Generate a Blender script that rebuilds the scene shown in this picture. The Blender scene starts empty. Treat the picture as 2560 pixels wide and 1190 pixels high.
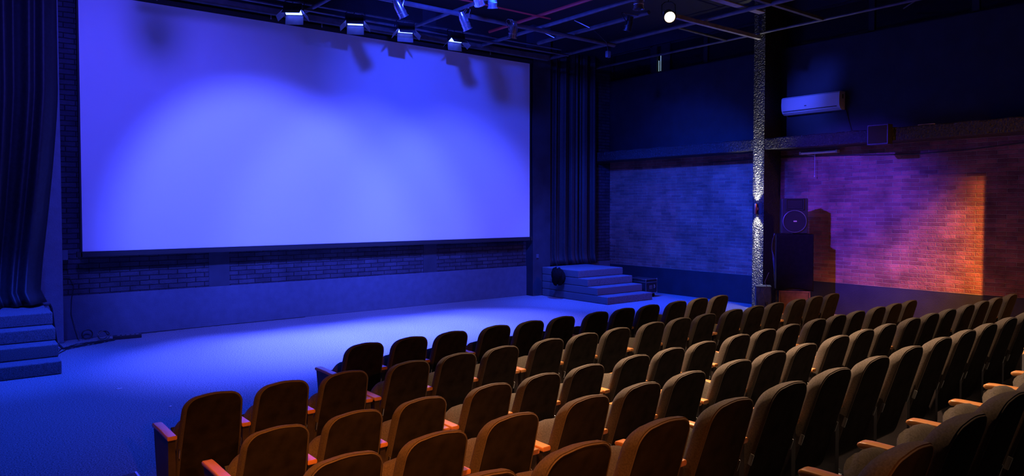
import bpy, bmesh, math, random
from mathutils import Vector, Matrix
random.seed(7)
R = math.radians
S = bpy.context.scene
COL = S.collection

# ------------------------------------------------------------------ camera
cam_d = bpy.data.cameras.new('camera'); cam = bpy.data.objects.new('camera', cam_d); COL.objects.link(cam)
cam.location = (0, 0, 2.293)
cam.rotation_euler = (R(90 - 1.678), 0, R(-38.172))
cam_d.sensor_width = 36; cam_d.lens = 36 * 1792.76 / 2560
cam_d.shift_y = -(595 - 570.3) / 2560
cam_d.clip_start = 0.02; cam_d.clip_end = 100
S.camera = cam

# ------------------------------------------------------------------ world, exposure
w = bpy.data.worlds.new('world'); S.world = w; w.use_nodes = True
w.node_tree.nodes['Background'].inputs[0].default_value = (0.02, 0.05, 0.5, 1)
w.node_tree.nodes['Background'].inputs[1].default_value = 0.012
S.view_settings.view_transform = 'Standard'; S.view_settings.look = 'None'
S.view_settings.gamma = 1; S.view_settings.exposure = 0; S.view_settings.use_curve_mapping = False

# ------------------------------------------------------------------ lights
def lamp(kind, name, loc, target, energy, color, size=0.08, angle=60, blend=0.6, sx=None, sy=None):
    d = bpy.data.lights.new(name, kind); d.energy = energy; d.color = color
    if kind == 'SPOT':
        d.spot_size = R(angle); d.spot_blend = blend; d.shadow_soft_size = size
    elif kind == 'AREA':
        d.shape = 'RECTANGLE'; d.size = sx; d.size_y = sy; d.spread = R(angle)
    else:
        d.shadow_soft_size = size
    o = bpy.data.objects.new(name, d); COL.objects.link(o); o.location = loc
    v = Vector(target) - Vector(loc)
    o.rotation_euler = v.to_track_quat('-Z', 'Y').to_euler()
    return o
BLUE = (0.014, 0.058, 1.0)
LAV = (0.053, 0.077, 1.0)
SIDE = (0.006, 0.045, 1.0)
AMB = (1.0, 0.34, 0.06)
WARM = (1.0, 0.68, 0.44)
# blue wash on screen and stage from the front lighting pipe; floor lights added
lamp('SPOT', 'front_wash_light', (3.2, 8.2, 6.25), (5.0, 14.1, 1.7), 4700, LAV, 0.10, 50, 0.55)
lamp('SPOT', 'front_wash_light', (6.6, 8.0, 6.25), (7.0, 14.1, 1.5), 2900, LAV, 0.10, 50, 0.6)
lamp('SPOT', 'front_wash_light', (8.6, 8.4, 6.25), (9.4, 14.1, 1.3), 2600, LAV, 0.10, 54, 0.7)
lamp('SPOT', 'front_wash_light', (1.2, 8.6, 6.25), (2.4, 14.0, 3.2), 1350, (0.060, 0.055, 1.0), 0.18, 84, 0.9)
lamp('SPOT', 'front_wash_light', (6.0, 8.8, 6.25), (10.6, 14.1, 4.6), 1700, (0.022, 0.050, 1.0), 0.10, 88, 0.9)
lamp('SPOT', 'added_floor_light', (2.6, 10.4, 6.25), (1.6, 9.6, 0), 2800, BLUE, 0.10, 82, 0.95)  # added spot without a fixture, brightens the left front floor
lamp('SPOT', 'added_floor_light', (11.5, 11.7, 6.0), (12.6, 12.3, 0), 5200, BLUE, 0.08, 62, 0.95)  # added to brighten the right stair treads, no lamp hangs here
lamp('SPOT', 'added_floor_light', (0.6, 11.2, 6.25), (0.6, 12.3, 0.6), 2600, BLUE, 0.08, 46, 0.95)  # unseen extra spot, added to light the left stairs
# deep blue on the side wall and the stair corner
lamp('SPOT', 'side_wash_light', (7.5, 10.2, 6.2), (14.9, 11.9, 1.5), 20000, SIDE, 0.10, 50, 0.8)
lamp('SPOT', 'side_wash_light', (4.6, 8.9, 6.2), (14.9, 7.3, 2.0), 15000, (0.07, 0.03, 1.0), 0.16, 23, 1.0)
lamp('SPOT', 'side_wash_light', (6.0, 11.0, 6.2), (14.7, 8.1, 4.5), 3200, (0.03, 0.06, 1.0), 0.06, 15, 1.0)  # narrow spot added to brighten the air conditioner
# amber spot on the brick bay at the right, cut by the pillar and the ledge
lamp('SPOT', 'amber_spot_light', (12.2, 0.70, 5.80), (14.9, 5.0, -0.3), 11500, AMB, 0.05, 45, 1.0)
lamp('SPOT', 'amber_spill_light', (12.1, 0.70, 5.80), (12.4, 5.2, 2.0), 620, AMB, 0.05, 72, 1.0)
# amber from behind at the left, warm white over the middle of the seats
lamp('SPOT', 'amber_rear_light', (0.4, 0.6, 6.1), (1.7, 3.5, 0.8), 2300, (1.0, 0.28, 0.045), 0.12, 36, 1.0)
lamp('SPOT', 'amber_rear_light', (0.6, -2.4, 3.4), (2.3, 3.6, 0.75), 420, (1.0, 0.26, 0.04), 0.10, 34, 1.0)
lamp('SPOT', 'house_light', (5.2, 5.0, 6.2), (5.2, 3.7, 0.6), 4000, WARM, 0.10, 62, 1.0)
lamp('SPOT', 'house_light', (8.0, 3.8, 6.2), (8.8, 3.4, 0.8), 1150, WARM, 0.10, 76, 0.95)
lamp('SPOT', 'house_light', (6.2, 5.4, 6.2), (9.0, 6.5, 0.9), 1500, WARM, 0.06, 18, 0.6)
lamp('SPOT', 'house_light', (3.0, 2.6, 6.2), (4.4, 1.5, 0.8), 260, (1.0, 0.62, 0.36), 0.10, 70, 0.95)

# ------------------------------------------------------------------ materials
def new_mat(name):
    m = bpy.data.materials.new(name); m.use_nodes = True
    nt = m.node_tree; b = nt.nodes['Principled BSDF']
    return m, nt, b
def N(nt, t, **kw):
    n = nt.nodes.new(t)
    for k, v in kw.items(): setattr(n, k, v)
    return n
def mat(name, col, rough=0.6, metal=0.0, spec=0.5, noise=None, bump=0.0, bscale=60, dark=0.7, sheen=0.0, detail=4, bdist=0.02):
    """plain surface with procedural mottling (noise) and bump"""
    m, nt, b = new_mat(name)
    b.inputs['Roughness'].default_value = rough; b.inputs['Metallic'].default_value = metal
    b.inputs['Specular IOR Level'].default_value = spec
    b.inputs['Base Color'].default_value = (*col, 1)
    if sheen:
        b.inputs['Sheen Weight'].default_value = sheen; b.inputs['Sheen Roughness'].default_value = 0.4
        b.inputs['Sheen Tint'].default_value = (*[min(1, c * 3 + .1) for c in col], 1)
    tc = N(nt, 'ShaderNodeTexCoord')
    if noise:
        n = N(nt, 'ShaderNodeTexNoise'); n.inputs['Scale'].default_value = noise; n.inputs['Detail'].default_value = detail
        nt.links.new(tc.outputs['Object'], n.inputs['Vector'])
        r = N(nt, 'ShaderNodeMapRange'); r.inputs[1].default_value = .3; r.inputs[2].default_value = .7
        nt.links.new(n.outputs['Fac'], r.inputs[0])
        mx = N(nt, 'ShaderNodeMix', data_type='RGBA')
        mx.inputs[6].default_value = (*[c * dark for c in col], 1); mx.inputs[7].default_value = (*[min(1, c * (2 - dark)) for c in col], 1)
        nt.links.new(r.outputs[0], mx.inputs[0]); nt.links.new(mx.outputs[2], b.inputs['Base Color'])
    if bump:
        n2 = N(nt, 'ShaderNodeTexNoise'); n2.inputs['Scale'].default_value = bscale; n2.inputs['Detail'].default_value = 3
        nt.links.new(tc.outputs['Object'], n2.inputs['Vector'])
        bp = N(nt, 'ShaderNodeBump'); bp.inputs['Strength'].default_value = bump; bp.inputs['Distance'].default_value = bdist
        nt.links.new(n2.outputs['Fac'], bp.inputs['Height']); nt.links.new(bp.outputs['Normal'], b.inputs['Normal'])
    return m
def emit(name, col, strength):
    m, nt, b = new_mat(name)
    b.inputs['Base Color'].default_value = (*col, 1)
    b.inputs['Emission Color'].default_value = (*col, 1); b.inputs['Emission Strength'].default_value = strength
    return m
def brick_mat(name, c1, c2, mortar, axis, bw=0.33, rh=0.0775, stain=0.5):
    m, nt, b = new_mat(name)
    tc = N(nt, 'ShaderNodeTexCoord'); sp = N(nt, 'ShaderNodeSeparateXYZ'); cb = N(nt, 'ShaderNodeCombineXYZ')
    nt.links.new(tc.outputs['Object'], sp.inputs[0])
    # slight waviness so that the courses are not ruled lines
    nz = N(nt, 'ShaderNodeTexNoise'); nz.inputs['Scale'].default_value = 5; nt.links.new(tc.outputs['Object'], nz.inputs['Vector'])
    ad = N(nt, 'ShaderNodeMath', operation='MULTIPLY_ADD'); ad.inputs[1].default_value = 0.022
    nt.links.new(nz.outputs['Fac'], ad.inputs[0]); nt.links.new(sp.outputs['Z'], ad.inputs[2])
    nt.links.new(sp.outputs[axis], cb.inputs['X']); nt.links.new(ad.outputs[0], cb.inputs['Y'])
    br = N(nt, 'ShaderNodeTexBrick'); br.offset = 0.5; br.offset_frequency = 2
    br.inputs['Scale'].default_value = 1; br.inputs['Brick Width'].default_value = bw; br.inputs['Row Height'].default_value = rh
    br.inputs['Mortar Size'].default_value = 0.009; br.inputs['Mortar Smooth'].default_value = 0.6; br.inputs['Bias'].default_value = 0.0
    br.inputs['Color1'].default_value = (*c1, 1); br.inputs['Color2'].default_value = (*c2, 1); br.inputs['Mortar'].default_value = (*mortar, 1)
    nt.links.new(cb.outputs[0], br.inputs['Vector'])
    n = N(nt, 'ShaderNodeTexNoise'); n.inputs['Scale'].default_value = 1.6; n.inputs['Detail'].default_value = 8; n.inputs['Roughness'].default_value = 0.7
    nt.links.new(tc.outputs['Object'], n.inputs['Vector'])
    r = N(nt, 'ShaderNodeMapRange'); r.inputs[1].default_value = .35; r.inputs[2].default_value = .7; r.inputs[3].default_value = 1 - stain; r.inputs[4].default_value = 1.25
    nt.links.new(n.outputs['Fac'], r.inputs[0])
    mx = N(nt, 'ShaderNodeMix', data_type='RGBA', blend_type='MULTIPLY'); mx.inputs[0].default_value = 1
    nt.links.new(br.outputs['Color'], mx.inputs[6]); nt.links.new(r.outputs[0], mx.inputs[7])
    # pale chips
    v = N(nt, 'ShaderNodeTexNoise'); v.inputs['Scale'].default_value = 3.3; v.inputs['Detail'].default_value = 10; v.inputs['Roughness'].default_value = .8
    nt.links.new(cb.outputs[0], v.inputs['Vector'])
    vr = N(nt, 'ShaderNodeMapRange'); vr.inputs[1].default_value = .69; vr.inputs[2].default_value = .74
    nt.links.new(v.outputs['Fac'], vr.inputs[0])
    m2 = N(nt, 'ShaderNodeMix', data_type='RGBA'); m2.inputs[7].default_value = (.6, .55, .5, 1)
    nt.links.new(vr.outputs[0], m2.inputs[0]); nt.links.new(mx.outputs[2], m2.inputs[6]); nt.links.new(m2.outputs[2], b.inputs['Base Color'])
    b.inputs['Roughness'].default_value = .8; b.inputs['Specular IOR Level'].default_value = .25
    fn = N(nt, 'ShaderNodeTexNoise'); fn.inputs['Scale'].default_value = 45; fn.inputs['Detail'].default_value = 4
    nt.links.new(tc.outputs['Object'], fn.inputs['Vector'])
    iv = N(nt, 'ShaderNodeMath', operation='MULTIPLY_ADD'); iv.inputs[1].default_value = -1.0
    nt.links.new(br.outputs['Fac'], iv.inputs[0])
    fm = N(nt, 'ShaderNodeMath', operation='MULTIPLY'); fm.inputs[1].default_value = .35
    nt.links.new(fn.outputs['Fac'], fm.inputs[0]); nt.links.new(fm.outputs[0], iv.inputs[2])
    bp = N(nt, 'ShaderNodeBump'); bp.inputs['Strength'].default_value = 1.0; bp.inputs['Distance'].default_value = 0.035
    nt.links.new(iv.outputs[0], bp.inputs['Height']); nt.links.new(bp.outputs['Normal'], b.inputs['Normal'])
    return m
def wood_mat(name, c1, c2):
    m, nt, b = new_mat(name)
    tc = N(nt, 'ShaderNodeTexCoord'); mp = N(nt, 'ShaderNodeMapping'); mp.inputs['Scale'].default_value = (40, 3, 40)
    nt.links.new(tc.outputs['Object'], mp.inputs[0])
    n = N(nt, 'ShaderNodeTexNoise'); n.inputs['Scale'].default_value = 1.6; n.inputs['Detail'].default_value = 5
    nt.links.new(mp.outputs[0], n.inputs['Vector'])
    mx = N(nt, 'ShaderNodeMix', data_type='RGBA'); mx.inputs[6].default_value = (*c1, 1); mx.inputs[7].default_value = (*c2, 1)
    nt.links.new(n.outputs['Fac'], mx.inputs[0]); nt.links.new(mx.outputs[2], b.inputs['Base Color'])
    b.inputs['Roughness'].default_value = .26
    return m
M = {}
M['brick_right'] = brick_mat('side_brick', (.40, .15, .115), (.22, .085, .075), (.40, .28, .22), 'Y')
M['brick_back'] = brick_mat('stage_brick', (.060, .064, .085), (.042, .042, .058), (.02, .02, .027), 'X', 0.32, 0.088)
M['black_plaster'] = mat('black_plaster', (.013, .015, .021), .6, noise=3, bump=.25, bscale=60)
M['dark_wall'] = mat('dark_wall_paint', (.030, .036, .050), .7, noise=2, bump=.2, bscale=80, spec=.3)
M['stucco'] = mat('glossy_black_stucco', (.022, .023, .026), .42, noise=25, bump=1.0, bscale=30, bdist=.06, spec=.5)
M['parapet'] = mat('parapet_plaster', (.070, .090, .125), .7, noise=7, dark=.88, bump=.3, bscale=50)
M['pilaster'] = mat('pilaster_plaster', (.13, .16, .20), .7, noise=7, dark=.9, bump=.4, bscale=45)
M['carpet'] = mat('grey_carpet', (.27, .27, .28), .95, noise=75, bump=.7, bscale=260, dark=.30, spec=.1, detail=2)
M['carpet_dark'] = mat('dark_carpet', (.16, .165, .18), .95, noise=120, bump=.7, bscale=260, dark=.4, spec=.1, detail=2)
M['ceiling'] = mat('black_ceiling', (.02, .02, .022), .8)
M['pipe'] = mat('dark_pipe_paint', (.10, .10, .11), .45, noise=6)
M['red_pipe'] = mat('red_pipe_paint', (.55, .04, .035), .4)
M['tray'] = mat('galvanized_grey', (.30, .29, .28), .5, noise=8)
M['screen'] = mat('screen_fabric', (.74, .74, .76), .85, spec=.15)
M['black'] = mat('black_matte', (.012, .012, .013), .7)
M['plastic'] = mat('black_plastic', (.02, .02, .022), .38, bump=.1, bscale=200)
M['curtain'] = mat('black_velvet', (.017, .017, .022), .55, noise=20, sheen=.03, spec=.35)
M['black_cloth'] = mat('black_cloth', (.007, .006, .006), .95, noise=15, spec=.1)
M['chrome'] = mat('polished_aluminium', (.78, .78, .80), .24, metal=.88)
M['steel'] = mat('worn_steel', (.6, .58, .55), .35, metal=1)
M['fabric'] = mat('seat_fabric', (.112, .088, .068), .95, noise=120, bump=.35, bscale=900, dark=.75, sheen=.15, spec=.1)
M['fabric_back'] = mat('seat_back_fabric', (.026, .020, .016), .95, noise=9, bump=.3, bscale=800, dark=.6, sheen=.12, spec=.08)
M['welt'] = mat('seat_piping', (.12, .092, .072), .85)
M['wood'] = wood_mat('orange_beech', (.66, .25, .075), (.80, .35, .12))
M['board'] = mat('dark_side_board', (.05, .035, .032), .5, noise=10)
M['white_plastic'] = mat('white_gloss_plastic', (.78, .78, .76), .18)
M['tube'] = mat('white_tube_glass', (.8, .8, .8), .2)
M['cloth_blue'] = mat('dark_blue_cloth', (.06, .08, .10), .9, noise=12, sheen=.2)
M['brown'] = mat('brown_stain', (.17, .075, .045), .5, noise=14)
M['grille'] = mat('black_grille', (.022, .02, .02), .5, bump=.8, bscale=500)
M['badge'] = mat('pale_badge', (.9, .75, .5), .3)
M['bracket'] = mat('white_bracket', (.55, .5, .6), .5)
M['copper'] = mat('copper_lamp', (.75, .32, .2), .3, metal=1)
M['glass'] = mat('dark_window_glass', (.008, .01, .012), .12)
M['nosing'] = mat('aluminium_nosing', (.6, .6, .62), .35, metal=.6)
M['led_blue'] = emit('blue_led', (.07, .11, 1.0), 13)
M['led_warm'] = emit('warm_lens', (1.0, .72, .42), 14)
M['sconce_glow'] = emit('sconce_lens', (1.0, .95, .85), 12)
M['daylight'] = emit('daylight_gap', (.55, .85, .95), .8)

# ------------------------------------------------------------------ mesh helpers
class MB:
    def __init__(s): s.bm = bmesh.new(); s.x = Matrix.Identity(4); s.flat = False
    def box(s, a, b, bev=0, seg=2, rot=None):
        lo = [min(a[i], b[i]) for i in range(3)]; hi = [max(a[i], b[i]) for i in range(3)]
        c = Vector([(lo[i] + hi[i]) / 2 for i in range(3)]); d = [hi[i] - lo[i] for i in range(3)]
        t = bmesh.new(); bmesh.ops.create_cube(t, size=1)
        for v in t.verts: v.co = Vector((v.co.x * d[0], v.co.y * d[1], v.co.z * d[2]))
        if bev: s.flat = True; bmesh.ops.bevel(t, geom=t.edges[:], offset=bev, segments=seg, profile=.5, affect='EDGES')
        mt = Matrix.Translation(c)
        if rot is not None: mt = mt @ rot.to_4x4()
        s._merge(t, mt); return s
    def _merge(s, t, mt=Matrix.Identity(4)):
        t.transform(s.x @ mt)
        me = bpy.data.meshes.new('tmp'); t.to_mesh(me); t.free(); s.bm.from_mesh(me); bpy.data.meshes.remove(me)
    def tube(s, pts, r, n=10, caps=True):
        pts = [Vector(p) for p in pts]; t = bmesh.new(); rings = []
        up = None
        for i, p in enumerate(pts):
            d = (pts[min(i + 1, len(pts) - 1)] - pts[max(i - 1, 0)]).normalized()
            if up is None:
                up = d.orthogonal().normalized()
            else:
                up = (up - d * up.dot(d)).normalized()
            sd = d.cross(up); rr = r[i] if isinstance(r, (list, tuple)) else r
            rings.append([t.verts.new(p + (up * math.cos(2 * math.pi * k / n) + sd * math.sin(2 * math.pi * k / n)) * rr) for k in range(n)])
        for a, b in zip(rings, rings[1:]):
            for k in range(n): t.faces.new((a[k], a[(k + 1) % n], b[(k + 1) % n], b[k]))
        if caps: t.faces.new(rings[0][::-1]); t.faces.new(rings[-1])
        s._merge(t); return s
    def lathe(s, prof, n=24, mt=Matrix.Identity(4), caps=True):
        """prof: (radius, z) pairs around local z"""
        t = bmesh.new(); rings = []
        for r, z in prof:
            rings.append([t.verts.new((r * math.cos(2 * math.pi * k / n), r * math.sin(2 * math.pi * k / n), z)) for k in range(n)])
        for a, b in zip(rings, rings[1:]):
            for k in range(n): t.faces.new((a[k], a[(k + 1) % n], b[(k + 1) % n], b[k]))
        if caps: t.faces.new(rings[0][::-1]); t.faces.new(rings[-1])
        bmesh.ops.recalc_face_normals(t, faces=t.faces[:])
        s._merge(t, mt); return s
    def loft(s, rings, cap0=True, cap1=True):
        t = bmesh.new(); vr = [[t.verts.new(p) for p in r] for r in rings]; n = len(vr[0])
        for a, b in zip(vr, vr[1:]):
            for k in range(n): t.faces.new((a[k], a[(k + 1) % n], b[(k + 1) % n], b[k]))
        if cap0: t.faces.new(vr[0][::-1])
        if cap1: t.faces.new(vr[-1])
        bmesh.ops.recalc_face_normals(t, faces=t.faces[:])
        s._merge(t); return s
    def poly(s, pts, z0, z1):
        return s.loft([[(p[0], p[1], z0) for p in pts], [(p[0], p[1], z1) for p in pts]])
    def grid(s, f, nu, nv):
        t = bmesh.new(); g = [[t.verts.new(f(i / nu, j / nv)) for j in range(nv + 1)] for i in range(nu + 1)]
        for i in range(nu):
            for j in range(nv): t.faces.new((g[i][j], g[i + 1][j], g[i + 1][j + 1], g[i][j + 1]))
        s._merge(t); return s
    def build(s, name, m, parent=None, smooth=True, ang=35):
        me = bpy.data.meshes.new(name); s.bm.to_mesh(me); s.bm.free()
        me.materials.append(M[m] if isinstance(m, str) else m)
        if smooth:
            me.shade_smooth(); me.set_sharp_from_angle(angle=R(ang))
        o = bpy.data.objects.new(name, me); COL.objects.link(o)
        if smooth and s.flat:
            md = o.modifiers.new('normals', 'WEIGHTED_NORMAL'); md.keep_sharp = True
        if parent is not None: o.parent = parent
        return o
def tag(o, label, cat, group=None, kind=None):
    o['label'] = label; o['category'] = cat
    if group: o['group'] = group
    if kind: o['kind'] = kind
    return o
def thing(name, label, cat, loc=(0, 0, 0), rot=(0, 0, 0), group=None):
    o = bpy.data.objects.new(name, None); COL.objects.link(o); o.empty_display_size = .1
    o.location = loc; o.rotation_euler = rot
    return tag(o, label, cat, group)
def struct(o): o['kind'] = 'structure'; return o
def copy_tree(o, parent=None):
    c = o.copy(); COL.objects.link(c)
    if parent is not None: c.parent = parent
    for ch in o.children: copy_tree(ch, c)
    return c
ORD = ['first', 'second', 'third', 'fourth', 'fifth', 'sixth', 'seventh', 'eighth', 'ninth', 'tenth', 'eleventh', 'twelfth', 'thirteenth',
       'fourteenth', 'fifteenth', 'sixteenth', 'seventeenth', 'eighteenth', 'nineteenth', 'twentieth']

# ------------------------------------------------------------------ the room
XL, XR, YB, ZC = -1.6, 14.9, 14.42, 6.95
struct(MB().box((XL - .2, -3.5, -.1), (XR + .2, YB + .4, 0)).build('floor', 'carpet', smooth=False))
struct(MB().box((XL - .2, -3.5, ZC), (XR + .2, YB + .4, ZC + .1)).build('ceiling', 'ceiling', smooth=False))
struct(MB().box((XL - .2, -3.5, 0), (XL, YB + .4, ZC)).build('wall_left', 'dark_wall', smooth=False))
# stage wall: brick panel, plaster piers, rendered parapet
wb = struct(MB().box((XL, YB, .76), (XR, YB + .4, ZC)).build('wall_back', 'brick_back', smooth=False))
pp = MB()
for x0, x1 in ((3.92, 4.30), (8.70, 9.06)): pp.box((x0, YB - .012, .76), (x1, YB + .1, ZC))
struct(pp.build('wall_back_pier', 'dark_wall', wb, smooth=False))
struct(MB().box((XL, YB - .01, 6.05), (XR, YB + .1, ZC - .002)).build('wall_back_upper', 'black_plaster', smooth=False))
struct(MB().box((XL, YB - .02, 0), (XR, YB + .4, .76), .006, 1).build('baseboard_back', 'parapet', smooth=False))
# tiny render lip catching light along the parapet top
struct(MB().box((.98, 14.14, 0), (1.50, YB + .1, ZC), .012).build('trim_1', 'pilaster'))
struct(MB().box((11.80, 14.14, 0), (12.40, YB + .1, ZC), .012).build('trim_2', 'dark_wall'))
# side wall: plinth, brick, ledge beam, pillars, upper black panel, clerestory
struct(MB().box((XR, -3.5, .675), (XR + .2, YB + .4, 3.75)).build('wall_right', 'brick_right', smooth=False))
struct(MB().box((XR - .005, -3.5, 0), (XR + .2, YB + .1, .675), .004, 1).build('baseboard_right', 'black_plaster', smooth=False))
def wob(y): return .006 * math.sin(y * 9) + .004 * math.sin(y * 23 + 1)
lb = MB()
rings = []
for k in range(181):
    y = -3.5 + 18 * k / 180
    a = wob(y)
    rings.append([(14.262, y, 3.565), (XR + .02, y, 3.565), (XR + .02, y, 3.82 + a), (14.275, y, 3.82 + a), (14.25, y, 3.80 + a), (14.25, y, 3.575)])
lb.loft(rings)
struct(lb.build('trim_3', 'stucco', smooth=False))
for i, (y0, y1) in enumerate(((9.07, 9.355), (14.49, 14.80), (3.65, 3.95))):
    struct(MB().box((14.24, y0, 0), (XR + .05, y1, ZC), .012).build('trim_%d' % (4 + i), 'stucco'))
struct(MB().box((XR - .02, -3.5, 3.75), (XR + .2, YB + .4, 5.865)).build('wall_right_upper', 'black_plaster', smooth=False))
struct(MB().box((XR + .02, -3.5, 6.62), (XR + .2, YB + .4, ZC)).build('wall_right_top', 'black_plaster', smooth=False))
# clerestory windows
cuts = [14.49, 12.95, 11.2, 9.36]
for i, (y0, y1) in enumerate(((14.49, 12.93), (12.93, 11.2), (11.2, 9.36), (9.07, 7.1), (7.1, 5.2), (5.2, 3.95))):
    wn = MB().box((XR + .10, y1 + .04, 5.87), (XR + .12, y0 - .04, 6.61)).build('window_%d' % (i + 1), 'glass', smooth=False)
    struct(wn)
    fr = MB()
    for ya, yb in ((y0 - .06, y0), (y1, y1 + .06)): fr.box((XR + .06, ya, 5.866), (XR + .16, yb, 6.619))
    fr.box((XR + .06, y1, 5.866), (XR + .16, y0, 5.91)); fr.box((XR + .06, y1, 6.575), (XR + .16, y0, 6.619))
    struct(fr.build('window_frame', 'black', wn, smooth=False))
    if i == 1:
        struct(MB().box((XR + .090, 12.64, 5.91), (XR + .098, 12.665, 6.33)).build('window_gap', 'daylight', wn, smooth=False))
        struct(MB().box((XR + .090, 12.72, 5.91), (XR + .098, 12.728, 6.2)).build('window_gap', 'daylight', wn, smooth=False))
        bl = MB()
        bl.box((XR + .03, 12.74, 5.87), (XR + .085, 12.92, 6.6)); bl.box((XR + .03, 12.30, 5.87), (XR + .085, 12.60, 6.6))
        struct(bl.build('window_blind', 'black', wn, smooth=False))
struct(MB().box((XR + .2, -3.5, 5.8), (XR + .3, YB + .4, 6.7)).build('wall_right_outer', 'black', smooth=False))

# seating tiers (front edges follow the rows, which are very slightly skewed)
def tier(name, yf, z0, z1, xa, xb, yb):
    sl = .027
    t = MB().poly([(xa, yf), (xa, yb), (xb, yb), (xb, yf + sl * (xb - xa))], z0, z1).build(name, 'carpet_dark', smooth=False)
    return struct(t)
tier('floor_tier', 4.06, 0, .137, 1.0, 12.2, -3.4)
tier('floor_tier', 3.00, .137, .325, 1.0, 12.2, -3.4)
tier('floor_tier', 1.98, .325, .505, 1.0, 12.2, -3.4)
st = thing('aisle_step', 'low carpeted aisle step with a metal edge at the bottom left', 'step', (0, 0, 0))
MB().box((-.6, 5.0, .001), (1.15, 6.43, .135)).build('tread', 'carpet_dark', st, smooth=False)
MB().box((1.15, 5.0, .10), (1.172, 6.44, .142), .004, 1).build('nosing', 'nosing', st)

# ------------------------------------------------------------------ stage stairs
def stairs(label, x0, x1, yf, depth_to):
    t = thing('stage_stairs', label, 'stairs', (0, 0, 0), group='carpeted stairs beside the stage')
    for k in range(4):
        b = MB()
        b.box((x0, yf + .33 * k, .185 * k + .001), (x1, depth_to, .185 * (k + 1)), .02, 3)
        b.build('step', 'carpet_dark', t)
    return t
stairs('four carpeted steps under the left curtain', -.5, 1.19, 11.52, 14.13)
stairs('four carpeted steps in the far corner beside the flight case', 12.10, 13.68, 11.77, 14.13)

# ------------------------------------------------------------------ projection screen
sc = thing('projection_screen', 'large projection screen washed in blue light on the stage wall', 'screen', (6.72, 14.1, 1.5))
ox, oz = 6.72, 1.5
MB().box((1.78 - ox, 0, 1.53 - oz), (11.66 - ox, .02, 5.93 - oz)).build('screen_surface', 'screen', sc, smooth=False)
fb = MB()
fb.box((1.70 - ox, -.02, 1.44 - oz), (11.74 - ox, .05, 1.535 - oz), .006); fb.box((1.70 - ox, -.02, 5.925 - oz), (11.74 - ox, .05, 6.02 - oz), .006)
fb.box((1.755 - ox, -.02, 1.44 - oz), (1.785 - ox, .05, 6.0 - oz), .006); fb.box((11.655 - ox, -.02, 1.44 - oz), (11.685 - ox, .05, 6.0 - oz), .006)
fb.build('frame', 'black', sc)
bk = MB()
for x in (3.0, 5.05, 6.1, 8.2, 10.4): bk.box((x - ox - .012, -.03, 5.98 - oz), (x - ox + .012, -.018, 6.10 - oz), .003)
bk.build('bracket', 'steel', sc)

# ------------------------------------------------------------------ curtains
def folds(s, seed):
    return .075 * math.sin(s * 1.0 + seed) + .04 * math.sin(s * 2.3 + seed * 2) + .018 * math.sin(s * 4.1 + 1.7 * seed)
def curtain_left(u, v):
    z = 6.5 - (6.5 - .765) * v
    xr = 1.45 if z > 4.2 else 1.45 - .24 * ((4.2 - z) / 2.7) ** 1.3 if z > 1.5 else 1.21 - .09 * (1.5 - z) / .75
    if z < .95: xr += .10 * (.95 - z) / .2
    xl = -1.1
    x = xl + (xr - xl) * u
    g = 1 + .5 * v
    y = 13.75 + g * folds(u * 24 + .8 * v * math.sin(u * 9), 1.3)
    lo = max(0, (1.6 - z) / .85)
    y -= .42 * lo ** 1.8
    if u > .9: y += .10 * (u - .9) / .1
    z += .025 * lo * math.sin(u * 15)
    return (x, y, max(z, .752))
def curtain_right(u, v):
    z = 6.45 - (6.45 - .75) * v
    x = 12.42 + 1.72 * u - .05 * v * (1 - u)
    y = 14.27 + .7 * folds(u * 30, .4) - .08 * max(0, (1.1 - z) / .35) ** 2
    return (x, y, z)
def curtain(f, name, nu, nv, label):
    o = MB().grid(f, nu, nv).build(name, 'curtain', ang=180)
    md = o.modifiers.new('thickness', 'SOLIDIFY'); md.thickness = .012; md.offset = 0
    return tag(o, label, 'curtain')
curtain(curtain_left, 'stage_curtain', 150, 60, 'long dark curtain pooling on the left stage steps')
curtain(curtain_right, 'stage_curtain', 120, 40, 'long black curtain in the far right corner of the stage')
# tied up tail of the right curtain, lying against the stair flank
def blob(c, r, seed, nu=28, nv=18):
    b = MB()
    rr = []
    for j in range(1, nv):
        th = math.pi * j / nv; ring = []
        for i in range(nu):
            ph = 2 * math.pi * i / nu
            k = 1 + .13 * math.sin(3 * ph + seed + 2 * th) + .09 * math.sin(7 * ph - seed + 4 * th) + .05 * math.sin(13 * ph + 5 * th)
            ring.append((c[0] + r[0] * k * math.sin(th) * math.cos(ph), c[1] + r[1] * k * math.sin(th) * math.sin(ph), c[2] + r[2] * k * math.cos(th)))
        rr.append(ring)
    return b.loft(rr)
tag(blob((11.96, 13.35, .56), (.125, .22, .20), 1).build('cloth_bundle', 'black_cloth', ang=60), 'dark bunched cloth tied against the side of the far stairs', 'cloth')

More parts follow.
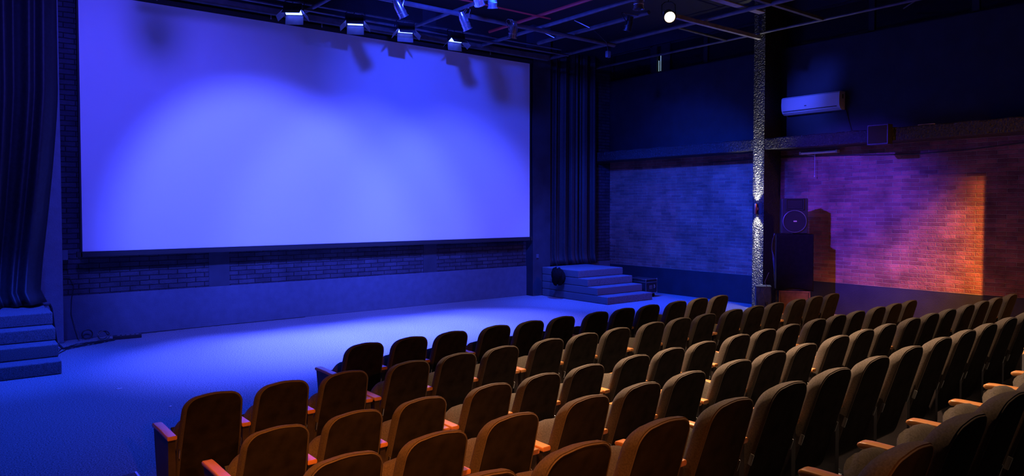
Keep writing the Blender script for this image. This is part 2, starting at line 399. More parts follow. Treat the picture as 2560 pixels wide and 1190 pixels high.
# ------------------------------------------------------------------ theatre seats
TL = math.tan(R(17))
def outline(hw_t, hw_b, s0, s1, rad, inset=0, n=7):
    """rounded outline in (x, s): s runs up the back"""
    pts = []
    ht, hb, a, b = hw_t - inset, hw_b - inset, s0 + inset, s1 - inset
    r = max(.02, rad - inset * .6)
    def corner(cx, cy, a0, a1, rr):
        for k in range(n + 1):
            t = R(a0 + (a1 - a0) * k / n); pts.append((cx + rr * math.cos(t), cy + rr * math.sin(t)))
    rb = .035
    corner(hb - rb, a + rb, -90, 0, rb)
    # gently bowed right side
    for k in (1, 2, 3):
        f = k / 4; pts.append((hb + (ht - hb) * f + .006 * math.sin(math.pi * f), a + (b - r - a) * f))
    corner(ht - r, b - r, 0, 90, r)
    m = (ht - r)
    for k in (1, 2, 3): pts.append((m - 2 * m * k / 4, b + .010 * math.sin(math.pi * k / 4)))
    corner(-(ht - r), b - r, 90, 180, r)
    for k in (3, 2, 1):
        f = k / 4; pts.append((-(hb + (ht - hb) * f + .006 * math.sin(math.pi * f)), a + (b - r - a) * f))
    corner(-(hb - rb), a + rb, 180, 270, rb)
    return pts
def lean(x, s, t):
    """back plane coordinates -> seat coordinates; t is thickness towards the stage"""
    return (x, (.95 - s) * TL + t + .005, s - t * .28 + .004)
def seat_parts():
    P = {}
    HT, HB, S0, S1, RD = .206, .222, .24, .955, .105
    b = MB()
    layers = [(.016, .004), (.004, .008), (0, .022), (-.004, .05), (0, .080), (.014, .104), (.040, .120), (.09, .130)]
    b.loft([[lean(x, s, t) for x, s in outline(HT, HB, S0, S1, RD, i)] for i, t in layers])
    P['backrest'] = (b, 'fabric')
    b = MB()   # recessed rear panel, slightly bowed
    b.loft([[lean(x, s, t) for x, s in outline(HT, HB, S0, S1, RD, i)] for i, t in ((.018, .012), (.019, .001), (.06, -.004), (.12, -.006))])
    P['back_panel'] = (b, 'fabric_back')
    b = MB()
    pl = [lean(x, s, .003) for x, s in outline(HT, HB, S0, S1, RD, .013)]
    pl = pl[9:-9]
    b.tube(pl, .0035, 6)
    P['piping'] = (b, 'welt')
    # tipped-up seat cushion
    b = MB()
    ax = Vector((0, math.cos(R(53)), math.sin(R(53)))); nr = Vector((0, -math.sin(R(53)), math.cos(R(53)))); hg = Vector((0, .215, .365))
    rings = []
    for l, (tp, bt, hw) in ((-.02, (.02, -.02, .17)), (-.005, (.045, -.035, .195)), (.05, (.062, -.045, .213)), (.15, (.068, -.048, .216)), (.26, (.074, -.048, .217)),
                            (.34, (.080, -.046, .215)), (.385, (.074, -.040, .209)), (.408, (.056, -.028, .196)), (.418, (.03, -.012, .17))):
        ring = []
        for k in range(28):
            t = 2 * math.pi * k / 28; c, s_ = math.cos(t), math.sin(t)
            e = .45
            xx = hw * math.copysign(abs(c) ** e, c); yy = math.copysign(abs(s_) ** .6, s_)
            yy = (tp * (1 - .18 * (xx / .22) ** 2) if yy > 0 else -bt) * yy
            le = l - max(0, l - .12) * .44 * (abs(xx) / .217) ** 3
            ring.append(hg + ax * le + nr * yy + Vector((xx, 0, 0)))
        rings.append(ring)
    b.loft(rings)
    P['seat_cushion'] = (b, 'fabric')
    b = MB()   # plastic pan under the cushion
    rings = []
    for l, d, hw in ((.01, .044, .19), (.012, .062, .185), (.36, .060, .185), (.365, .044, .19)):
        rings.append([hg + ax * l - nr * d + Vector((x, 0, 0)) for x in (-hw, hw)] + [hg + ax * l - nr * .03 + Vector((x, 0, 0)) for x in (hw, -hw)])
    b.loft(rings)
    P['seat_pan'] = (b, 'plastic')
    b = MB()
    b.tube([(-.23, .24, .34), (.23, .24, .34)], .014, 8)
    P['pivot_bar'] = (b, 'plastic')
    return P
def arm_mesh():
    """wooden armrest, top at z .67, running +.09 .. +.61; side board under it; steel foot"""
    b = MB(); rings = []
    for y, hw, zt, zb in ((.135, .031, .662, .640), (.138, .0335, .666, .636), (.22, .0335, .667, .636), (.32, .0325, .669, .638), (.43, .033, .671, .640),
                          (.53, .0335, .671, .638), (.562, .033, .668, .636), (.575, .031, .662, .640), (.579, .028, .656, .645)):
        rings.append([(-hw, y, zb + .006), (-hw, y, zt - .006), (-hw + .006, y, zt), (hw - .006, y, zt), (hw, y, zt - .006), (hw, y, zb + .006), (hw - .006, y, zb), (-hw + .006, y, zb)])
    b.loft(rings)
    s = MB()
    pts = [(.155, .03), (.155, .637), (.555, .637), (.54, .56), (.49, .30), (.45, .03)]
    s.loft([[(-.024, y, z) for y, z in pts], [(.024, y, z) for y, z in pts]])
    f = MB(); f.box((-.03, .12, 0), (.03, .50, .032), .006)
    b.flat = True
    return b.build('arm_tmp', 'wood', ang=50), s.build('arm_tmp', 'board', smooth=False), f.build('arm_tmp', 'plastic')
arm_objs = arm_mesh()
def add_arm(root, dx):
    w_, s_, f_ = arm_objs
    a = s_.copy(); a.name = 'side_board'; COL.objects.link(a); a.parent = root; a.location = (dx, 0, 0)
    c = w_.copy(); c.name = 'armrest'; COL.objects.link(c); c.parent = a
    d = f_.copy(); d.name = 'foot'; COL.objects.link(d); d.parent = a
proto = {k: v[0].build(k + '_tmp', v[1], ang=60) for k, v in seat_parts().items()}
hb = MB()   # bright hinge plate at the side of the back
hb.box((-.004, -.012, -.035), (.004, .012, .035), .003)
proto['hinge'] = hb.build('hinge_tmp', 'steel')
def make_seat(x, y, z, arms, label, group):
    r = thing('theatre_seat', label, 'seat', (x, y, z), (0, 0, R(1.5)), group)
    made = {}
    for k, p in proto.items():
        if k == 'hinge': continue
        c = p.copy(); c.name = k; COL.objects.link(c)
        c.parent = made['backrest'] if k == 'piping' else made['seat_cushion'] if k == 'seat_pan' else r
        made[k] = c
    for sx in (-1, 1):
        h = proto['hinge'].copy(); h.name = 'hinge'; COL.objects.link(h); h.parent = r
        h.location = (sx * .216, (.95 - .53) * TL + .012, .53); h.rotation_euler = (R(17), 0, 0)
    for dx in arms: add_arm(r, dx)
    return r
def unit_xs(x0, n, scale=1.0, start=0):
    xs = []; x = x0
    for i in range(n):
        xs.append(x); x += (.61 if (i + start) % 3 == 2 else .52) * scale
    return xs
ROWS = [  # name, floor z, y at first seat, slope, xs, paired arms?, label form
    ('front', 0, 6.37, .027, unit_xs(3.21, 12, .998), True),
    ('second', 0, 5.325, .029, unit_xs(1.487, 18, .997), True),
    ('third', 0, 4.245, .026, unit_xs(1.557, 18, .999), True),
    ('fourth', .137, 3.165, .029, unit_xs(1.498, 19, 1.0127), True),
    ('fifth', .325, 2.155, .022, [1.56, 2.10, 2.665, 3.225, 3.79, 4.345, 4.905, 5.47, 6.03, 6.555, 7.07, 7.61, 8.17], False),
    ('sixth', .505, 1.035, .030, [2.05, 2.61, 3.17, 3.715, 4.295, 4.905, 5.47], False)]
for rn, fz, y0, sl, xs, paired in ROWS:
    n = len(xs)
    for i, x in enumerate(xs):
        arms = []
        lead = i == 0 or (paired and i % 3 == 0)
        if lead: arms.append(-.262)
        if i == n - 1: arms.append(.262)
        elif paired: arms.append(.262)
        else: arms.append((xs[i + 1] - x) / 2)
        if rn == 'fifth' and i == 0: arms = arms
        if i < n // 2:
            where = ORD[i] + ' from the left'
        else:
            where = ORD[n - 1 - i] + ' from the right'
        if where.startswith('first'): where = 'end seat on the ' + where.split()[-1]
        lab = 'brown upholstered theatre seat, %s in the %s row from the stage' % (where, rn)
        make_seat(x, y0 + sl * (x - xs[0]), fz, arms, lab, '%s row of theatre seats' % rn)
for p in list(proto.values()) + list(arm_objs): bpy.data.objects.remove(p)

# ------------------------------------------------------------------ lighting grid
def pipe(pts, r, label, m='pipe', name='lighting_pipe', cat='pipe', group='pipes of the lighting grid'):
    return tag(MB().tube(pts, r, 12).build(name, m), label, cat, group)
ZG = 6.14
pipe([(14.2, 14.45, ZG), (14.2, -1, ZG)], .028, 'long pipe running along the top of the brick side wall')
pipe([(12.30, 14.08, ZG), (12.30, 2, ZG)], .045, 'long blue-lit pipe running back from the right edge of the screen')
pipe([(11.0, 13.0, 6.155), (11.0, 9.6, 6.155)], .045, 'short hanging pipe ending in front of the screen top right corner')
pipe([(10.05, 13.9, ZG), (10.05, 8.5, ZG)], .04, 'pipe running alongside the lower red pipe above the chrome can')
pipe([(7.89, 13.4, ZG), (7.89, 9.0, ZG)], .035, 'pipe crossing between the two right blue floods')
pipe([(5.6, 14.0, ZG), (5.6, 9.0, ZG)], .04, 'pipe crossing right beside the leftmost blue flood')
pipe([(1.5, 13.40, ZG - .065), (12.24, 13.30, ZG - .065)], .024, 'thin pipe carrying the blue floods along the screen top')
pipe([(1.5, 13.66, ZG + .125), (12.24, 13.56, ZG + .125)], .024, 'thin upper pipe just behind the blue flood pipe')
pipe([(2, 11.66, ZG - .09), (12.24, 11.72, ZG - .09)], .045, 'thick pipe carrying the chrome spotlight cans')
pipe([(12.35, 9.98, ZG), (14.17, 10.05, ZG)], .026, 'short bare cross pipe left of the lit pillar')
tag(MB().box((11.0, 9.17, 6.01), (14.235, 9.25, 6.09), .006).build('grid_beam', 'tray'), 'straight grey beam running into the top of the lit pillar', 'beam')
tag(MB().box((9.6, 8.28, 6.20), (13.0, 8.44, 6.23), .006).build('grid_plank', 'tray'), 'wide pale plank under the ceiling above the warm lamp', 'beam')
tag(MB().box((11.2, 7.70, 6.12), (14.2, 7.78, 6.18), .006).build('grid_beam', 'pipe'), 'dark grid beam beyond the plank at the top right', 'beam')
tag(MB().box((1.3, 13.94, 6.05), (12.2, 14.06, 6.17), .01).build('truss_rail', 'pipe'), 'long dark rail along the top edge of the screen', 'rail')
pipe([(9.8, 13.3, 6.30), (9.8, 8.8, 6.30)], .035, 'red sprinkler pipe running back towards the viewer', 'red_pipe', 'sprinkler_pipe', 'pipe', 'red sprinkler pipes')
pipe([(6.2, 11.42, 6.24), (10.0, 11.42, 6.24)], .018, 'thin red conduit above the chrome spotlight pipe', 'red_pipe', 'sprinkler_pipe', 'pipe', 'red sprinkler pipes')
for y, lab in ((12.35, 'thin hanger rod nearest the screen on the short pipe'), (11.2, 'second thin hanger rod on the short pipe')):
    tag(MB().tube([(10.72, y + .25, 6.33), (11.0, y, 6.14)], .012, 8).build('hanger_rod', 'steel'), lab, 'rod', 'hanger rods of the short pipe')

tag(MB().tube([(14.7, 6.36, 6.16), (14.2, 5.86, 6.16)], .012, 8).build('hanger_rod', 'pipe'), 'short blue-lit rod at the top edge high on the black side wall', 'rod', 'hanger rods of the short pipe')

# blue LED floods with barn doors
def flood(x, y, z, tgt, label, lit, door):
    t = thing('stage_flood', label, 'stage light', (x, y, z), group='blue floodlights above the screen')
    d = (Vector(tgt) - Vector((x, y, z))).normalized()
    t.rotation_euler = d.to_track_quat('-Z', 'Y').to_euler()
    b = MB(); b.box((-.17, -.10, .0), (.17, .10, .13), .012)
    for k in range(7): b.box((-.13 + .04 * k, -.06, .13), (-.12 + .04 * k, .06, .155))
    b.build('housing', 'plastic', t)
    l = MB(); l.box((-.15, -.08, -.004), (.15, .08, .002))
    l.build('led_panel', 'led_blue' if lit else 'glass', t, smooth=False)
    def flap(w, c, ax, ang):
        q = MB(); q.box((-w / 2, 0, -.003), (w / 2, .18, .003), .001, 1)
        f = q.build('barn_door', 'pipe', t, smooth=False); f.location = c
        f.rotation_euler = (Matrix.Rotation(R(ax), 3, 'Z') @ Matrix.Rotation(R(-ang), 3, 'X')).to_euler()
        return f
    flap(.33, (0, .103, -.002), 0, door[0]); flap(.33, (0, -.103, -.002), 180, door[1])
    flap(.19, (-.173, 0, -.002), 90, door[2]); flap(.19, (.173, 0, -.002), -90, door[3])
    y_ = MB(); y_.tube([(-.185, 0, .06), (-.185, 0, .22), (-.16, 0, .245), (.16, 0, .245), (.185, 0, .22), (.185, 0, .06)], .009, 8)
    y_.build('yoke', 'plastic', t)
    e = t.rotation_euler.to_matrix().inverted() @ (Vector((x, 13.36, ZG - .09)) - Vector((x, y, z)))
    MB().tube([(0, 0, .245), e], .012, 8).build('clamp', 'pipe', t)
    if lit:
        lo = lamp('SPOT', 'flood_light', (0, 0, -.06), (0, 0, -1), 0, (0.060, 0.086, 1.0), .05, 44, 1.0)
        lo.data.energy = lit; lo.parent = t
    return t
FT = [((5.12, 13.10, 5.92), (3.9, 11.3, 0), 'leftmost blue floodlight with wide open barn doors above the screen', 12500),
      ((6.37, 13.10, 5.92), (5.4, 11.3, 0), 'second blue floodlight from the left above the screen', 17000),
      ((7.48, 13.05, 5.92), (6.9, 11.4, 0), 'third blue floodlight from the left, under a chrome spotlight', 17000),
      ((8.76, 13.10, 5.92), (8.5, 11.4, 0), 'rightmost blue floodlight with a glowing white door', 12500)]
for p, tg, lab, en in FT: flood(*p, tg, lab, en, (56, 80, 50, 50))

# chrome PAR cans
CR = Vector((math.cos(R(38.17)), -math.sin(R(38.17)), 0)); CF = Vector((math.sin(R(38.17)), math.cos(R(38.17)), 0)); UP = Vector((0, 0, 1))
def par_can(c, d, top, label, m='chrome', L=.32, rad=.085, lens='glass', hang=True):
    t = thing('spotlight_can', label, 'stage light', c, group='spotlight cans on the lighting grid')
    q = d.normalized().to_track_quat('-Z', 'Y'); t.rotation_mode = 'QUATERNION'; t.rotation_quaternion = q
    b = MB()
    h = L / 2
    b.lathe([(.035, h + .03), (.055, h + .028), (.062, h), (rad * .82, h - .02), (rad * .86, h - .06), (rad * .95, h - .065), (rad, h - .10), (rad, -h + .11), (rad + .006, -h + .105), (rad + .006, -h + .09), (rad, -h + .085),
             (rad, -h + .02), (rad + .014, -h + .015), (rad + .014, -h), (rad - .004, -h), (rad - .008, -h + .03)], 28, caps=True)
    b.build('can', m, t, ang=30)
    MB().lathe([(rad - .010, -h + .012), (rad * .5, -h + .006), (.004, -h + .004)], 24).build('lens', lens, t)
    y_ = MB(); y_.tube([(rad + .01, 0, -.01), (rad + .022, .02, .05), (rad + .018, .16, .16), (rad * .6, .20, .20), (-rad * .6, .20, .20), (-rad - .018, .16, .16), (-rad - .022, .02, .05), (-rad - .01, 0, -.01)], .008, 8)
    y_.build('yoke', m, t)
    if hang:
        qi = q.inverted(); e = qi @ (Vector(top) - Vector(c))
        k = MB(); k.tube([(0, .20, .20), e * .6 + Vector((0, .08, .08)), e], .010, 8); k.build('clamp', 'pipe', t)
    return t
par_can((6.50, 11.55, 5.88), CR * .42 - UP * .9 + CF * .35, (6.6, 11.66, 6.005), 'chrome spotlight can pointing down right above the third flood')
par_can((7.88, 11.50, 5.86), CR * .38 - UP * .9 + CF * .35, (7.98, 11.70, 6.005), 'chrome spotlight can pointing down above the rightmost blue flood')
par_can((9.05, 11.48, 5.87), -CR * .14 - UP * .97 + CF * .25, (9.2, 11.70, 6.005), 'upright chrome spotlight can below the red pipe, right of the floods')
par_can((9.62, 8.63, 5.93), -UP + CF * .05, (9.9, 8.7, 6.2), 'chrome spotlight can beside the lit warm lamp')
par_can((7.38, 10.36, 5.99), -UP * .8 + CF * .6 + CR * .2, (7.5, 10.6, 6.3), 'chrome spotlight can cropped by the photo top, left of its neighbour')
par_can((7.66, 10.30, 5.98), -UP * .95 + CF * .3, (7.8, 10.6, 6.3), 'chrome spotlight can cropped by the photo top, right of its neighbour')
par_can((10.55, 9.72, 5.87), -UP * .9 + CF * .2 - CR * .2, (11.0, 9.85, 6.14), 'small black spotlight can hanging left below the warm lamp', 'plastic', .26, .07)
par_can((1.74, 10.25, 6.02), -UP * .7 + Vector((.2, .6, 0)), (1.74, 10.4, 6.5), 'unseen spotlight can added to cast a soft shadow on the screen')  # out of view, added so its shadow darkens the upper left screen
wl = (10.62, 8.78, 5.86)
wt = par_can(wl, Vector((4.5, 2.0, 1.0)) - Vector(wl), (10.75, 8.9, 6.2), 'lit warm white spotlight shining towards the seats', 'plastic', .26, .105, 'led_warm')
wlo = lamp('SPOT', 'warm_lamp_light', (0, 0, -.16), (0, 0, -1), 420, (1, .66, .38), .05, 60, .8); wlo.parent = wt
# small boxes hanging from the grid
bx = thing('hanging_box', 'small grey junction box hanging below the pipe right of the screen', 'box', (11.5, 11.2, 5.66))
MB().box((-.05, -.04, -.07), (.05, .04, .07), .01).build('box_body', 'pipe', bx)
MB().tube([(0, 0, .07), (-.05, 0, .25), (-.40, 0, .44), (-.48, 0, .495)], .008, 8).build('cable', 'plastic', bx)

# ------------------------------------------------------------------ wall fittings
# split air conditioner
ac = thing('air_conditioner', 'white split air conditioner high on the black side wall', 'air conditioner', (14.88, 8.25, 4.53))
prof = [(0, .19), (-.20, .19), (-.235, .16), (-.245, .02), (-.235, -.10), (-.20, -.16), (-.13, -.195), (0, -.19)]
b = MB(); b.loft([[(x, -.66, z) for x, z in prof], [(x, .66, z) for x, z in prof]]); b.build('body', 'white_plastic', ac, ang=25)
b = MB(); pr = [(-.237, .158), (-.249, .02), (-.239, -.085), (-.231, -.085), (-.240, .02), (-.228, .158)]
b.loft([[(x, -.63, z) for x, z in pr], [(x, .66, z) for x, z in pr]]); b.build('front_panel', 'white_plastic', ac, ang=25)
b = MB(); b.box((-.243, -.60, -.128), (-.205, .62, -.118)); b.build('air_slot', 'black', ac, smooth=False)
b = MB(); b.box((-.215, -.60, -.172), (-.135, .62, -.160), .004, rot=Matrix.Rotation(R(28), 3, 'Y')); b.build('flap', 'white_plastic', ac)
b = MB(); b.box((-.115, -.664, .04), (-.075, -.655, .13)); b.build('side_vent', 'black', ac, smooth=False)
b = MB(); b.box((-.255, .07, -.05), (-.244, .11, -.03)); b.build('badge', 'pipe', ac, smooth=False)
tag(MB().tube([(14.865, 7.56, 4.36), (14.87, 7.5, 4.1), (14.87, 7.42, 3.85)], .012, 8).build('air_conditioner_hose', 'plastic'), 'thin dark hose below the right end of the air conditioner', 'hose')
# fluorescent tube with pull cord
fl = thing('tube_light', 'unlit white tube light under the ledge on the brick wall', 'lamp', (14.80, 8.12, 3.475))
MB().tube([(0, -.40, 0), (0, .40, 0)], .022, 14).build('tube', 'tube', fl)
MB().box((.02, -.40, -.025), (.095, .40, .03), .006).build('fixture', 'white_plastic', fl)
e = MB(); e.box((-.03, -.43, -.03), (.09, -.39, .035), .006); e.box((-.03, .39, -.03), (.09, .43, .035), .006); e.build('end_cap', 'bracket', fl)
cd = MB().tube([(0, .08, -.02), (0, .08, -.50)], .0035, 6).build('pull_cord', 'bracket', fl)
MB().lathe([(.003, .02), (.010, .01), (.011, -.01), (.004, -.02)], 12, Matrix.Translation((0, .08, -.51))).build('cord_knob', 'white_plastic', cd)
MB().tube([(0, .30, -.02), (.02, .14, -.06), (.05, .1, -.075)], .005, 6).build('bracket_arm', 'bracket', fl)
# small black speaker on the ledge
bs = thing('wall_speaker', 'small black box speaker mounted across the wall ledge', 'speaker', (14.24, 6.52, 3.68))
MB().box((-.20, -.20, -.19), (-.002, .20, .20), .012).build('cabinet', 'plastic', bs)
MB().box((-.212, -.175, -.165), (-.198, .175, .175), .006).build('grille', 'grille', bs)
MB().box((-.12, .04, .2), (-.09, .14, .206), .002).build('mount_plate', 'steel', bs)
tag(MB().tube([(14.88, 11.0, 3.40), (14.88, 8.8, 3.42), (14.88, 7.4, 3.38), (14.88, 6.2, 3.33), (14.88, 5.2, 3.36), (14.88, 4.2, 3.44)], .010, 8).build('wall_cable', 'plastic'), 'black cable sagging along the top of the brick under the ledge', 'cable')
wk = MB(); wk.box((14.30, 5.62, 3.822), (14.36, 5.90, 3.836), .004)
tag(wk.build('paint_scraper', 'bracket'), 'small pale strip lying on the ledge right of the box speaker', 'strip')
# sconce on the pillar
sn = thing('wall_sconce', 'copper up and down wall lamp on the stucco pillar', 'lamp', (14.24, 9.235, 2.255))
MB().box((-.012, -.13, -.105), (-.001, .11, .125), .003).build('back_plate', 'black', sn)
MB().lathe([(.03, -.115), (.034, -.105), (.034, .105), (.03, .115)], 20, Matrix.Translation((-.055, 0, 0)), caps=False).build('lamp_tube', 'copper', sn)
MB().lathe([(.05, -.012), (.055, 0), (.05, .012)], 20, Matrix.Translation((-.03, 0, 0)) @ Matrix.Rotation(R(90), 4, 'Y')).build('mount_disc', 'copper', sn)
g = MB(); g.lathe([(.028, .10), (.028, .104)], 16, Matrix.Translation((-.055, 0, 0))); g.lathe([(.028, -.104), (.028, -.10)], 16, Matrix.Translation((-.055, 0, 0)))
g.build('lens', 'sconce_glow', sn)
for sg in (1, -1):
    lamp('SPOT', 'sconce_light', (14.24 - .055, 9.235, 2.255 + sg * .13), (14.24 - .01, 9.235, 2.255 + sg * 1.6), 90, (1, .93, .8), .02, 80, .9)
    lamp('SPOT', 'sconce_light', (14.24 - .075, 9.235, 2.255 + sg * .13), (14.24 + .07, 9.235, 2.255 + sg * 1.6), 520, (1, .95, .86), .012, 18, 1.0)
# junction box and socket on the pilasters
tag(MB().box((1.50, 14.16, 1.40), (1.58, 14.25, 1.57), .006).build('junction_box', 'parapet'), 'small box on the edge of the left pilaster beside the screen', 'box')
tag(MB().box((11.90, 14.115, .98), (11.98, 14.139, 1.08), .004).build('wall_socket', 'parapet'), 'small square socket low on the right pilaster', 'socket')

# ------------------------------------------------------------------ speaker stack
az = math.atan2(-.60, -.80)          # direction the fronts face
def front(o): o.rotation_euler = (0, 0, az + R(90)); return o   # local -y faces the seats
base = Vector((13.93, 8.13, 0))
def stack(name, label, cat, z): return front(thing(name, label, cat, (base.x, base.y, z)))
sb = stack('subwoofer', 'brown framed subwoofer at the bottom of the speaker stack', 'speaker', 0)
f = MB(); f.box((-.31, .0, 0), (.31, .36, .535), .008); f.build('cabinet', 'plastic', sb)
f = MB()
for a_, b_ in (((-.31, -.012, .50), (.31, .004, .535)), ((-.31, -.012, 0), (.31, .004, .04)), ((-.31, -.012, 0), (-.28, .004, .53)), ((.28, -.012, 0), (.31, .004, .53))): f.box(a_, b_, .003)
f.build('front_frame', 'brown', sb)
MB().box((-.27, -.006, .045), (.27, .003, .495)).build('grille', 'brown', sb, smooth=False)
cb = stack('speaker_cabinet', 'tall dark cabinet under the loudspeaker, draped in black cloth', 'cabinet', .538)
MB().box((-.35, .02, 0), (.35, .40, 1.17), .012).build('cabinet_body', 'board', cb)
def drape(u, v):
    x = -.365 + .73 * u; z = 1.185 - (1.185 + .0) * v
    y = .012 - .012 * math.sin(u * 9) * v - .02 * v * v + .008 * math.sin(14 * v + 5 * u) * (1 if v > .7 else 0)
    z += .05 * v * math.sin(u * 3.2)
    return (x, y, z)
o = MB().grid(drape, 40, 40).build('front_cloth', 'black_cloth', cb, ang=180); md = o.modifiers.new('t', 'SOLIDIFY'); md.thickness = .006
def topcloth(u, v): return (-.365 + .73 * u, .012 + .40 * v, 1.186 + .002 * math.sin(9 * u + 7 * v))
o = MB().grid(topcloth, 16, 10).build('top_cloth', 'black_cloth', cb, ang=180); md = o.modifiers.new('t', 'SOLIDIFY'); md.thickness = .006
ls = stack('loudspeaker', 'black loudspeaker with round woofer and small pale badge atop the stack', 'speaker', 1.738)
f = MB(); f.box((-.27, .02, 0), (.25, .38, .74), .02, 3); f.build('cabinet', 'plastic', ls)
f = MB(); mt = Matrix.Translation((-.01, .02, .255)) @ Matrix.Rotation(R(90), 4, 'X')
f.lathe([(.236, 0), (.236, .02), (.226, .024), (.220, .012)], 40, mt, caps=False); f.build('woofer_ring', 'pipe', ls)
f = MB(); f.lathe([(.222, .012), (.16, .020), (.08, .024), (.003, .025)], 40, mt); f.build('woofer_grille', 'grille', ls)
f = MB()   # horn: four flared walls around a throat
hx0, hx1, hz0, hz1 = -.17, .15, .515, .715
ring_o = [(hx0, .008, hz0), (hx1, .008, hz0), (hx1, .008, hz1), (hx0, .008, hz1)]
ring_m = [(hx0 + .01, .006, hz0 + .01), (hx1 - .01, .006, hz0 + .01), (hx1 - .01, .006, hz1 - .01), (hx0 + .01, .006, hz1 - .01)]
f.box((hx0 - .02, .0, hz0 - .02), (hx0, .03, hz1 + .02)); f.box((hx1, .0, hz0 - .02), (hx1 + .02, .03, hz1 + .02))
f.box((hx0 - .02, .0, hz1), (hx1 + .02, .03, hz1 + .02)); f.box((hx0 - .02, .0, hz0 - .02), (hx1 + .02, .03, hz0))
f.build('horn_frame', 'plastic', ls, smooth=False)
f = MB(); f.loft([ring_m, [(-.14, .014, hz0 + .04), (.12, .014, hz0 + .04), (.12, .014, hz1 - .04), (-.14, .014, hz1 - .04)], [(-.05, .018, hz0 + .06), (.03, .018, hz0 + .06), (.03, .018, hz1 - .06), (-.05, .018, hz1 - .06)]], cap0=False)
f.build('horn', 'grille', ls, smooth=False)
f = MB(); f.box((-.034, -.010, .245), (.030, -.004, .272), .002); bd = f.build('badge', 'badge', ls)
f = MB()
for x in (-.026, -.014, .0, .010): f.box((x, -.0115, .250), (x + .005, -.0098, .267))
f.box((-.026, -.0115, .262), (-.010, -.0098, .267)); f.box((.0, -.0115, .256), (.016, -.0098, .261)); f.build('badge_letters', 'brown', bd, smooth=False)
# loose blue cloth hanging off the left corner
def flapcloth(u, v):
    x = -.40 - .02 * math.sin(5 * v) - .09 * v * (1 - u) * (1 if v < .6 else (1 - v) / .4 + .15)
    y = .03 + .20 * u * (1 - .35 * v)
    z = 1.735 - (.50 + .75 * u) * v
    return (x, y + .014 * math.sin(u * 11 + 2 * v), z)
o = MB().grid(flapcloth, 18, 24).build('draped_cloth', 'cloth_blue', ang=180); md = o.modifiers.new('t', 'SOLIDIFY'); md.thickness = .006
o.location = base; front(o); tag(o, 'bluish cloth hanging off the left corner of the speaker cabinet', 'cloth')
# blue-lit equipment case on the left of the stack
ec = thing('equipment_case', 'small blue-lit equipment case left of the speaker stack', 'case', (13.66, 8.66, 0)); front(ec)
MB().box((-.17, .0, 0), (.14, .34, .58), .012).build('case_body', 'cloth_blue', ec)
MB().box((-.175, -.006, .575), (.145, .35, .60), .006).build('lid', 'cloth_blue', ec)
MB().box((.01, -.008, .20), (.06, .002, .27), .004).build('handle_recess', 'black', ec)
tag(MB().tube([(13.72, 8.60, .90), (13.60, 8.62, .70), (13.57, 8.55, .615), (13.53, 8.62, .5), (13.55, 8.52, .2), (13.56, 8.5, .012)], .007, 8).build('speaker_cable', 'pipe'), 'thin cable hanging over the small blue case', 'cable')

# ------------------------------------------------------------------ flight case by the far stairs
fc = thing('flight_case', 'black flight case with metal edges beside the far stairs', 'case', (14.02, 12.1, 0))
MB().box((-.21, 0, .10), (.21, .62, .47), .006).build('case_body', 'plastic', fc)
f = MB()
for z in (.10, .375, .452): f.box((-.218, -.008, z), (.218, .008, z + .022), .003); f.box((-.218, -.008, z), (-.202, .628, z + .022), .003)
for x in (-.218, .200): f.box((x, -.008, .10), (x + .018, .008, .474), .003)
f.build('edge_trim', 'steel', fc)
f = MB()
for x in (-.218, .19): 
    for z in (.098, .448): f.lathe([(.02, -.012), (.022, 0), (.012, .012)], 12, Matrix.Translation((x + .012, -.004, z + .012)) @ Matrix.Rotation(R(90), 4, 'X'))
f.build('corner', 'steel', fc)
f = MB(); f.box((-.08, -.006, .21), (.03, .0, .31), .003); f.build('catch_plate', 'pipe', fc)
f = MB(); f.box((.085, -.012, .23), (.125, .0, .32), .004); f.tube([(.09, -.015, .24), (.105, -.028, .26), (.105, -.028, .29), (.09, -.015, .31)], .006, 8); f.build('latch', 'steel', fc)
for x in (-.16, .16):
    for y in (.08, .54):
        f = MB(); f.tube([(x - .014, y, .045), (x + .014, y, .045)], .045, 16); f.box((x - .02, y - .02, .06), (x + .02, y + .02, .102)); f.build('caster', 'plastic', fc)

# ------------------------------------------------------------------ cables on the stage
ps = thing('power_strip', 'black power strip on the stage floor by the left wall', 'power strip', (2.42, 13.95, 0), (0, 0, R(-6)))
MB().box((-.22, -.055, .001), (.22, .055, .062), .006).build('strip_body', 'plastic', ps)
for k in range(5):
    MB().box((-.16 + .072 * k, -.03, .058), (-.11 + .072 * k, .03, .072), .006).build('socket', 'pipe', ps)
def ring(c, r, tilt, rot, n=28):
    q = Matrix.Rotation(R(rot), 3, 'Z') @ Matrix.Rotation(R(tilt), 3, 'X')
    return [Vector(c) + q @ Vector((r * math.cos(2 * math.pi * k / n), r * math.sin(2 * math.pi * k / n), 0)) for k in range(n + 1)]
tag(MB().tube(ring((1.86, 14.30, .085), .08, 80, 0), .010, 8).build('cable_coil', 'plastic'), 'single loop of cable leaning on the parapet near the pilaster', 'cable')
tag(MB().tube(ring((2.06, 14.1, .08), .075, 62, 10) + ring((2.08, 14.08, .075), .085, 55, -12), .009, 8).build('cable_coil', 'plastic'), 'tangled double loop of cable at the left end of the power strip', 'cable')
def wig(pts, n=8, amp=.02):
    out = []
    for a, b_ in zip(pts, pts[1:]):
        for k in range(n):
            t = k / n; p = Vector(a).lerp(Vector(b_), t); out.append(p + Vector((0, amp * math.sin(9 * (len(out))), 0)))
    return out + [Vector(pts[-1])]
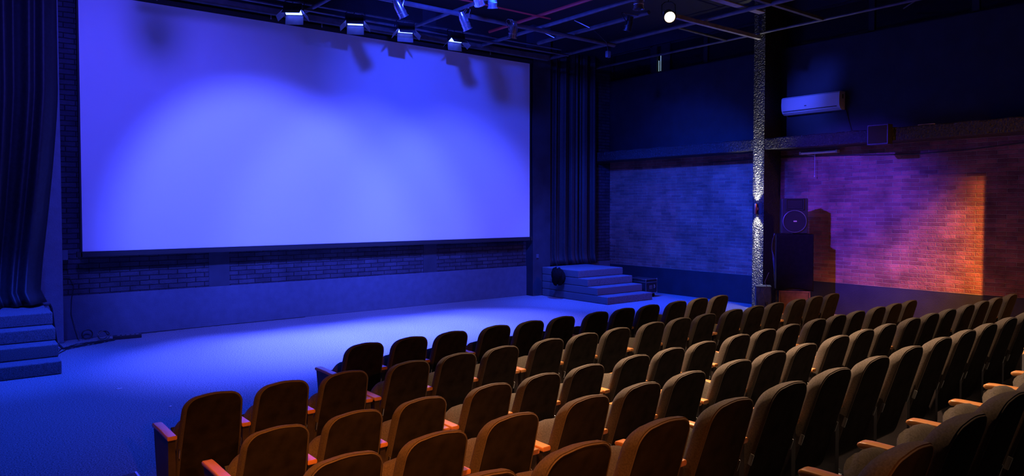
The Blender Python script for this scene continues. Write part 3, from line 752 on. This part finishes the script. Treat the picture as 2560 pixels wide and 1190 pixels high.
tag(MB().tube(wig([(2.22, 13.9, .012), (1.9, 13.78, .012), (1.6, 13.6, .012), (1.42, 13.5, .012), (1.34, 13.62, .10), (1.29, 13.5, .45), (1.25, 13.3, .70), (1.22, 13.24, .775), (1.15, 13.16, .775)], 6, .006), .018, 8).build('cable_bundle', 'plastic'),
    'thick black cable running from the power strip up onto the left stairs', 'cable')
tag(MB().tube(wig([(2.2, 14.02, .008), (1.9, 13.92, .008), (1.65, 13.85, .008), (1.4, 13.55, .008), (1.3, 13.2, .008)], 7, .02), .008, 6).build('floor_cable', 'plastic'), 'thin black cable lying behind the thick one on the floor', 'cable')
tag(MB().tube(wig([(2.21, 13.86, .008), (1.95, 13.70, .008), (1.7, 13.60, .008), (1.45, 13.42, .008), (1.28, 13.05, .008)], 7, .015), .008, 6).build('floor_cable', 'plastic'), 'thin black cable lying in front of the thick one on the floor', 'cable')
tag(MB().tube([(1.53, 14.385, 1.10), (1.62, 14.38, 1.09), (1.68, 14.38, .95), (1.64, 14.36, .7), (1.63, 14.36, .45), (1.67, 14.34, .28), (1.72, 14.25, .14), (1.72, 14.2, .01)], .007, 6).build('wall_cable', 'plastic'), 'thin cable hanging down the parapet beside the left pilaster', 'cable')
tag(MB().tube(wig([(2.66, 14.28, .012), (3.6, 14.33, .012), (4.6, 14.33, .012), (5.8, 14.34, .012)], 14, .012), .007, 6).build('floor_cable', 'plastic'), 'thin cable running right along the foot of the stage wall', 'cable')
f = MB(); f.box((1.07, 13.98, .742), (1.16, 14.06, .83), .01)
tag(f.build('white_plug', 'white_plastic'), 'small white plug at the top corner of the left stairs', 'plug')
for k, (x, y, lab) in enumerate(((1.62, 10.10, 'larger pale scrap on the carpet left of the seats'), (1.95, 8.85, 'small pale scrap on the carpet nearest the seats'))):
    f = MB(); f.box((x, y, .001), (x + .07 - .03 * k, y + .02, .008), .002, rot=Matrix.Rotation(R(25 + 30 * k), 3, 'Z'))
    tag(f.build('paper_scrap', 'white_plastic'), lab, 'scrap')
